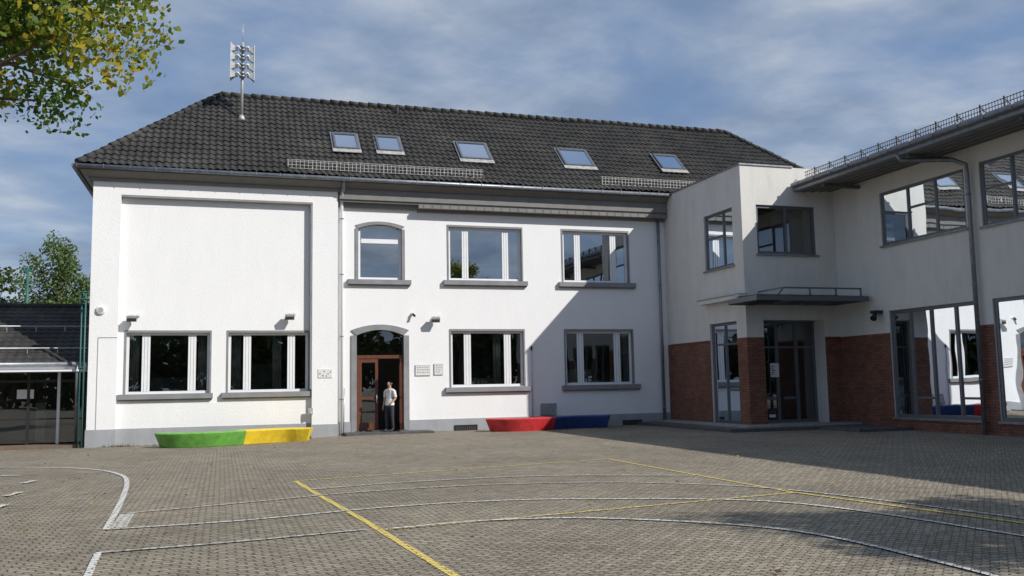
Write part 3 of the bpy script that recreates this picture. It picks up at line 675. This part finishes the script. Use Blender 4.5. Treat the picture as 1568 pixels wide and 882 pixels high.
Gn=MB()
yy=y0+.75
x=x0; i=0
while x<x1-.1:
    Nn.box(x,x+.09,yy-.03,yy+.05,-.1,ez-.24,'frame' if i%4==0 else 'black'); 
    Gn.face([(x+.09,yy,0),(x+.9,yy,0),(x+.9,yy,ez-.24),(x+.09,yy,ez-.24)],'glass'); x+=.9; i+=1
Nn.box(x0,x1,yy-.02,yy+.04,1.98,2.06,'black'); Nn.box(x0,x1,yy-.02,yy+.04,.75,.80,'black')
Nn.box(x0,x1,yy+3,yy+3.1,-.1,ez,'room'); Nn.box(x0,x1,y0-.4,yy+3,-.3,-.05,'wood'); Nn.box(x0,x1,y0+.3,y0+6.5,ez-.18,ez-.14,'room'); Nn.box(x1-.05,x1,yy,y0+6.5,-.2,ez,'room'); Nn.box(x0-.05,x0,y0,y0+6.5,-.2,ez,'cream')
Nn.box(-6.0,-5.7,yy+1.0,yy+1.2,0,1.3,'rwhite'); Nn.box(-6.4,-5.9,yy-.02,yy-.005,1.45,1.75,'sign')
Nn.obj("structure",nb); Gn.obj("glazing",nb)
S=MB()
for x,y,zt in ((-4.38,-.15,4.9),(-4.24,-.35,4.9)): S.tube([(x,y,-.2),(x,y,zt)],.025,'turq',8)
S.tube([(-4.38,-.15,4.3),(-4.24,-.35,4.3)],.02,'turq',6); S.tube([(-4.38,-.15,2.4),(-4.24,-.35,2.4)],.02,'turq',6)
for z in (4.62,4.85): S.box(-4.45,-4.15,-.4,-.1,z,z+.03,'turq')
S.obj("scaffold_posts")
S=MB(); S.tube([(-8.6,14,0),(-8.6,14,7.4)],.06,'turq',8)
for z in (5.2,5.5): S.tube([(-20,14,z),(-8.6,14,z)],.02,'turq',6)
S.box(-8.8,-8.4,13.95,14.05,7.2,7.3,'turq'); S.obj("ball_net_pole")
S=MB(); S.tube([(-4.5,0,2.5),(-4.5,.1,2.2),(-4.5,.3,-.1)],.045,'zinc',10); S.obj("rain_downpipe")

# ------------------------------------------------------------------ trees
def leaves(cents,rads,per,size,seed,flat=.75,drop=0):
    rg=np.random.RandomState(seed); P=[];
    for c,r in zip(cents,rads):
        k=int(per*r*r); d=rg.normal(size=(k,3)); d/=np.linalg.norm(d,axis=1)[:,None]
        rr=r*(rg.rand(k)**.45)*(0.8+.35*rg.rand(k)); q=d*rr[:,None]; q[:,2]*=flat
        P.append(np.array(c)+q)
    P=np.concatenate(P); n=len(P)
    a=rg.normal(size=(n,3)); a/=np.linalg.norm(a,axis=1)[:,None]; b=np.cross(a,rg.normal(size=(n,3))); b/=np.linalg.norm(b,axis=1)[:,None]
    s=size*(.6+.8*rg.rand(n))[:,None]
    nrm=np.cross(a,b)
    v=np.stack([P-a*s*.6,P+b*s*.42-a*s*.08,P+b*s*.26+a*s*.35+nrm*s*.08,P+a*s*.65,P-b*s*.26+a*s*.35+nrm*s*.08,P-b*s*.42-a*s*.08],1).reshape(-1,3)
    base=np.concatenate([np.full(int(per*r*r),rg.rand()) for r in rads])
    rnd=np.clip(.45*base+.55*rg.rand(n),0,1)
    return v,n,rnd
def tree(name,base,trunk_h,cents,rads,per,size,lm,seed,tr=.22,flat=.8):
    p=empty(name); v,n,rnd=leaves(cents,rads,per,size,seed,flat)
    me=bpy.data.meshes.new("foliage"); me.vertices.add(len(v)); me.vertices.foreach_set("co",v.astype(np.float32).ravel())
    me.loops.add(n*6); me.loops.foreach_set("vertex_index",np.arange(n*6,dtype=np.int32)); me.polygons.add(n)
    me.polygons.foreach_set("loop_start",np.arange(0,n*6,6,dtype=np.int32)); me.polygons.foreach_set("loop_total",np.full(n,6,dtype=np.int32))
    me.update(calc_edges=True); at=me.attributes.new("rnd",'FLOAT','POINT'); at.data.foreach_set("value",np.repeat(rnd,6).astype(np.float32))
    me.materials.append(lm); o=bpy.data.objects.new("foliage",me); COL.objects.link(o); o.parent=p
    Bk=MB(); b=Vector(base); top=Vector((base[0]+.1,base[1],base[2]+trunk_h)); mid=b.lerp(top,.5)+Vector((.08*trunk_h*.2,0,0))
    Bk.tube([b-Vector((0,0,.1)),b+Vector((0,0,.3)),mid,top],[tr*1.35,tr*1.1,tr*.9,tr*.65],'bark',12)
    rg=random.Random(seed)
    for c in cents:
        c=Vector(c); st=b.lerp(top,rg.uniform(.55,1)); m=st.lerp(c,.5)+Vector((rg.uniform(-.2,.2),rg.uniform(-.2,.2),rg.uniform(0,.4)))
        Bk.tube([st,m,c],[tr*.34,tr*.18,tr*.05],'bark',6,False)
    Bk.obj("trunk_and_limbs",p); return p
def ell(c,R,k,seed,rmin,rmax,shell=.5):
    rg=np.random.RandomState(seed); out=[];rs=[]
    for i in range(k):
        d=rg.normal(size=3); d/=np.linalg.norm(d); q=np.array(R)*d*(shell+(1-shell)*rg.rand())
        out.append(tuple(np.array(c)+q)); rs.append(rg.uniform(rmin,rmax))
    return out,rs
lm_y=leafmat("lime_leaf",[(0,(.035,.085,.015)),(.35,(.10,.19,.03)),(.65,(.24,.29,.04)),(.88,(.54,.45,.045)),(1,(.45,.27,.03))],.5)
lm_b=leafmat("birch_leaf",[(0,(.07,.12,.035)),(1,(.19,.26,.09))],.35)
lm_g=leafmat("green_tree_leaf",[(0,(.035,.065,.02)),(1,(.10,.15,.04))],.35)
lm_d=leafmat("dark_tree_leaf",[(0,(.04,.07,.025)),(1,(.11,.15,.05))],.3)
c,r=ell((-4.75,-18.9,9.2),(4.45,3.4,4.4),200,3,.42,.8,.6)
tree("lime_tree",(-5.9,-18.6,0),7.5,c,r,700,.080,lm_y,11,.26)
c,r=ell((-9.3,26,7.0),(2.2,1.8,3.4),72,5,.45,.9,.3)
tree("birch_tree",(-9.3,26,0),8,c,r,330,.13,lm_b,12,.15,1.1)
c,r=ell((-13.6,30,5.3),(3.4,3,3.4),50,6,1,1.6,.4); tree("broadleaf_tree",(-13.6,30,0),5,c,r,170,.2,lm_g,13,.25)
c,r=ell((-7.4,34,4.2),(2.2,2,2.9),36,8,.7,1.2,.4); tree("broadleaf_tree",(-7.4,34,0),4.5,c,r,190,.18,lm_g,14,.2)
c,r=ell((-11.3,36,4.4),(2.6,2,3.0),36,18,.8,1.3,.4); tree("broadleaf_tree",(-11.3,36,0),4.5,c,r,190,.18,lm_g,24,.2)
# tree right of the viewpoint: throws the dappled shadow on the yard
c1,r1=ell((14.2,-32.5,8.0),(1.0,1.5,.9),16,9,.35,.65,.3); c2,r2=ell((16.7,-30.7,8.0),(.6,1.5,.9),14,10,.3,.6,.3)
c3,r3=ell((16.4,-33.2,9.2),(2.2,1.6,1.6),24,29,.5,.9,.3)
tree("maple_tree",(16.4,-33.2,0),7.0,c1+c2+c3,r1+r2+r3,620,.10,lm_y,15,.2)
cs=[];rs=[]
rg=np.random.RandomState(21)
for i in range(46):
    x=-70+i*3.6; h=rg.uniform(5,11)
    for k in range(4): cs.append((x+rg.uniform(-2,2),-78+rg.uniform(-3,3),h*(.25+.22*k))); rs.append(rg.uniform(2.2,3.4))
tree("distant_tree_belt",(0,-78,0),6,cs,rs,26,.75,lm_d,22,.3)

# ------------------------------------------------------------------ person
def person(loc,rotz):
    me=bpy.data.meshes.new("p"); V=[];E=[];Rr=[]
    def v(x,y,z,r,r2=None,par=None):
        V.append((x,y,z)); Rr.append((r,r2 or r)); i=len(V)-1
        if par is not None: E.append((par,i))
        return i
    pel=v(0,0,.94,.135,.10)
    wa=v(0,.0,1.08,.125,.09,pel); ch=v(0,.005,1.26,.15,.10,wa); sh=v(0,.01,1.40,.12,.085,ch); nk=v(0,.0,1.49,.052,.052,sh); hd0=v(0,-.01,1.56,.062,.07,nk); hd=v(0,-.015,1.635,.078,.092,hd0); ht=v(0,0,1.70,.062,.075,hd)
    v(0,-.105,1.615,.012,.012,hd)
    for s in (-1,1):
        hp=v(s*.095,0,.86,.095,.095,pel); kn=v(s*.11,-.02+.02*s,.49,.062,.062,hp); an=v(s*.12,.02+.02*s,.10,.042,.042,kn); v(s*.13,-.07,.045,.042,.035,an); v(s*.14,-.15,.03,.035,.025,len(V)-1)
        so=v(s*.175,.01,1.40,.062,.06,sh); el=v(s*.235,.03,1.13,.044,.044,so); wr=v(s*.19,-.14,.97,.028,.028,el) if s>0 else v(s*.24,-.04,.87,.028,.028,el)
        d=Vector(V[wr])-Vector(V[el]); d.normalize(); pm=Vector(V[wr])+d*.05; pi=v(*pm,.030,.018,wr); w2=Vector((0,1,0)) if s<0 else Vector((0,.5,.8))
        for k in range(4):
            a=pm+d*.04+w2*(.027-.018*k); i1=v(*a,.011,.011,pi); l=(.035,.042,.038,.028)[k]; i2=v(*(a+d*l+Vector((-s*.006,0,0))),.009,.009,i1); v(*(a+d*l*1.7+Vector((-s*.02,0,0))),.007,.007,i2)
        a=pm+w2*-.04+d*.0; i1=v(*a,.012,.012,pi); v(*(a+d*.03+w2*-.012),.009,.009,i1)
    me.from_pydata(V,E,[]); o=bpy.data.objects.new("p",me); COL.objects.link(o)
    md=o.modifiers.new("s","SKIN"); md.use_smooth_shade=True
    for i,sv in enumerate(me.skin_vertices[0].data): sv.radius=Rr[i]; sv.use_root=(i==0)
    o.modifiers.new("b","SUBSURF").levels=2
    dg=bpy.context.evaluated_depsgraph_get(); m2=bpy.data.meshes.new_from_object(o.evaluated_get(dg)); bpy.data.objects.remove(o)
    for k in ('skin','shirt','pants','hair','black'): m2.materials.append(M[k])
    for p in m2.polygons:
        c=p.center; k=0
        if c.z<.09: k=4
        elif c.z<.95 and abs(c.x)<.19 : k=2
        elif .95<=c.z<1.46 and abs(c.x)<.16: k=1
        elif c.z>1.19 and c.z<1.46: k=1
        if c.z>1.60 and c.y>-.055 or c.z>1.69: k=3
        p.material_index=k
    m2.name="body"; par=empty("person_in_doorway"); b=bpy.data.objects.new("body",m2); COL.objects.link(b); b.parent=par
    X=MB()
    n=20
    ring=lambda z,a,bb:[(a*math.cos(2*math.pi*i/n),.0+bb*math.sin(2*math.pi*i/n),z) for i in range(n)]
    r1=ring(1.12,.150,.112); r2=ring(.90,.175,.135)
    for i in range(n): X.face([r1[i],r1[(i+1)%n],r2[(i+1)%n],r2[i]],'shirt',True)
    for s in (-1,1):
        X.tube([(s*.178,.01,1.38),(s*.225,.025,1.17)],[.066,.062],'shirt',12,False)
        X.tube([(s*.030,-.098,1.645),(s*.030,-.106,1.645)],[.011,.006],'ink',8); X.tube([(s*.078,0,1.60),(s*.088,.01,1.655)],[.014,.018],'skin',8)
    X.bar((-.025,-.101,1.575),(.025,-.101,1.575),.006,.01,'brown')
    X.obj("clothes_and_face",par)
    par.location=loc; par.rotation_euler=(0,0,rotz); par.scale=(1.02,1.02,1.02)
person((5.60,-.66,.07),rad(-50))

# ------------------------------------------------------------------ weeds at wall foot, fallen leaves
V=[];Fc=[]
rg=random.Random(4)
for i in range(260):
    x=rg.choice([rg.gauss(-3.1,.25),rg.gauss(-1.5,.5),rg.uniform(-4,16)]); y=-.32-rg.random()*.08 if x<3.9 else -.06-rg.random()*.06
    if 4.0<x<7.1: continue
    z=gh(x,y); a=rg.uniform(0,6.28); h=rg.uniform(.03,.11) if x<0 else rg.uniform(.02,.05); w=.012
    n=len(V); V+=[(x-w*math.cos(a),y-w*math.sin(a),z-.01),(x+w*math.cos(a),y+w*math.sin(a),z-.01),(x+h*.4*math.sin(a),y+h*.3*math.cos(a),z+h)]; Fc.append((n,n+1,n+2))
me=bpy.data.meshes.new("weeds"); me.from_pydata(V,[],Fc); me.materials.append(M['hedge']); at=me.attributes.new("rnd",'FLOAT','POINT'); at.data.foreach_set("value",[rg.random() for _ in V]); o=bpy.data.objects.new("wall_foot_weeds",me); COL.objects.link(o)
V=[];Fc=[];A=[]
for i in range(900):
    u=rg.random(); 
    if u<.45: x=rg.uniform(-8,19); y=rg.uniform(-29,-2)
    elif u<.7: x=rg.gauss(-3,2.5); y=rg.gauss(-18,4)
    else: x=rg.uniform(-4,18); y=-abs(rg.gauss(0,.5))-.4
    if 4.0<x<7.2 and y>-1.1 or x>15.2 and y>-9.1 or y>-.35: continue
    z=gh(x,y)+.03; a=rg.uniform(0,6.28); s=rg.uniform(.02,.045); t=rg.uniform(-.012,.012); q=rg.random()
    ca,sa=math.cos(a)*s,math.sin(a)*s; n=len(V)
    V+=[(x-ca,y-sa,z-.008),(x+sa*.7,y-ca*.7,z+t),(x+ca,y+sa,z),(x-sa*.7,y+ca*.7,z-t)]; Fc.append((n,n+1,n+2,n+3)); A+=[q]*4
me=bpy.data.meshes.new("leaves"); me.from_pydata(V,[],Fc); me.materials.append(M['dryleaf']); at=me.attributes.new("rnd",'FLOAT','POINT'); at.data.foreach_set("value",A); o=bpy.data.objects.new("fallen_leaves",me); COL.objects.link(o)

# ------------------------------------------------------------------ world, sun, camera
sd=Vector((5.90,-5.73,6.17)).normalized()
w=bpy.data.worlds.new("World"); SC.world=w; w.use_nodes=True; t=w.node_tree; bg=t.nodes["Background"]
sk=N(t,"ShaderNodeTexSky",sky_type='NISHITA'); sk.sun_disc=False; sk.sun_elevation=math.asin(sd.z); sk.sun_rotation=math.atan2(sd.x,sd.y); sk.air_density=1.0; sk.dust_density=.6; sk.ozone_density=2.0
tc=N(t,"ShaderNodeTexCoord"); sp=N(t,"ShaderNodeSeparateXYZ"); L(t,tc.outputs["Generated"],sp.inputs[0])
zc=math_(t,'MAXIMUM',math_(t,'ADD',sp.outputs[2],.12),.02)
cb=N(t,"ShaderNodeCombineXYZ"); L(t,math_(t,'DIVIDE',sp.outputs[0],zc),cb.inputs[0]); L(t,math_(t,'DIVIDE',sp.outputs[1],zc),cb.inputs[1])
mp=N(t,"ShaderNodeMapping"); mp.inputs["Scale"].default_value=(1,1,1); mp.inputs["Rotation"].default_value=(0,0,rad(-15)); L(t,cb.outputs[0],mp.inputs[0])
n1=N(t,"ShaderNodeTexNoise",i_Scale=1.5,i_Detail=10.0,i_Roughness=.55,i_Distortion=.3); L(t,mp.outputs[0],n1.inputs["Vector"])
cr=ramp(t,[(.34,(.15,.15,.15)),(.48,(.6,.6,.6)),(.62,(1,1,1))]); L(t,n1.outputs["Fac"],cr.inputs[0])
n2=N(t,"ShaderNodeTexNoise",i_Scale=2.3,i_Detail=9.0,i_Roughness=.55); mp2=N(t,"ShaderNodeMapping"); mp2.inputs["Location"].default_value=(4,2,0); L(t,mp.outputs[0],mp2.inputs[0]); L(t,mp2.outputs[0],n2.inputs["Vector"])
cc=ramp(t,[(.36,(2.1,2.75,3.9)),(.50,(3.2,3.85,4.9)),(.66,(5.2,5.6,6.2))]); L(t,n2.outputs["Fac"],cc.inputs[0])
base=mixc(t,.6,sk.outputs[0],(1.3,2.3,4.4))
col=mixc(t,math_(t,'MULTIPLY',cr.outputs[0],.9),base,cc.outputs[0])
L(t,col,bg.inputs[0]); bg.inputs[1].default_value=.11
sl=bpy.data.lights.new("sun","SUN"); sl.energy=4.7; sl.angle=rad(.5); sl.color=(1,.96,.90); so=bpy.data.objects.new("sun",sl); COL.objects.link(so); so.rotation_euler=(-sd).to_track_quat('-Z','Y').to_euler(); so.location=(30,-30,40)

yaw,pit,rol=rad(17.613),rad(5.984),rad(-1.029)
fw=Vector((math.sin(yaw)*math.cos(pit),math.cos(yaw)*math.cos(pit),math.sin(pit))); rt=Vector((math.cos(yaw),-math.sin(yaw),0)); up=rt.cross(fw)
r_=rt*math.cos(rol)+up*math.sin(rol); u_=-rt*math.sin(rol)+up*math.cos(rol)
cam=bpy.data.cameras.new("camera"); cam.sensor_width=36; cam.lens=1401.1/1568*36; cam.clip_end=2000; cam.clip_start=.05
co=bpy.data.objects.new("camera",cam); COL.objects.link(co)
mw=Matrix(((r_.x,u_.x,-fw.x,0),(r_.y,u_.y,-fw.y,-32.65),(r_.z,u_.z,-fw.z,1.65),(0,0,0,1))); co.matrix_world=mw
SC.camera=co
SC.view_settings.view_transform='Standard'; SC.view_settings.look='None'; SC.view_settings.exposure=0
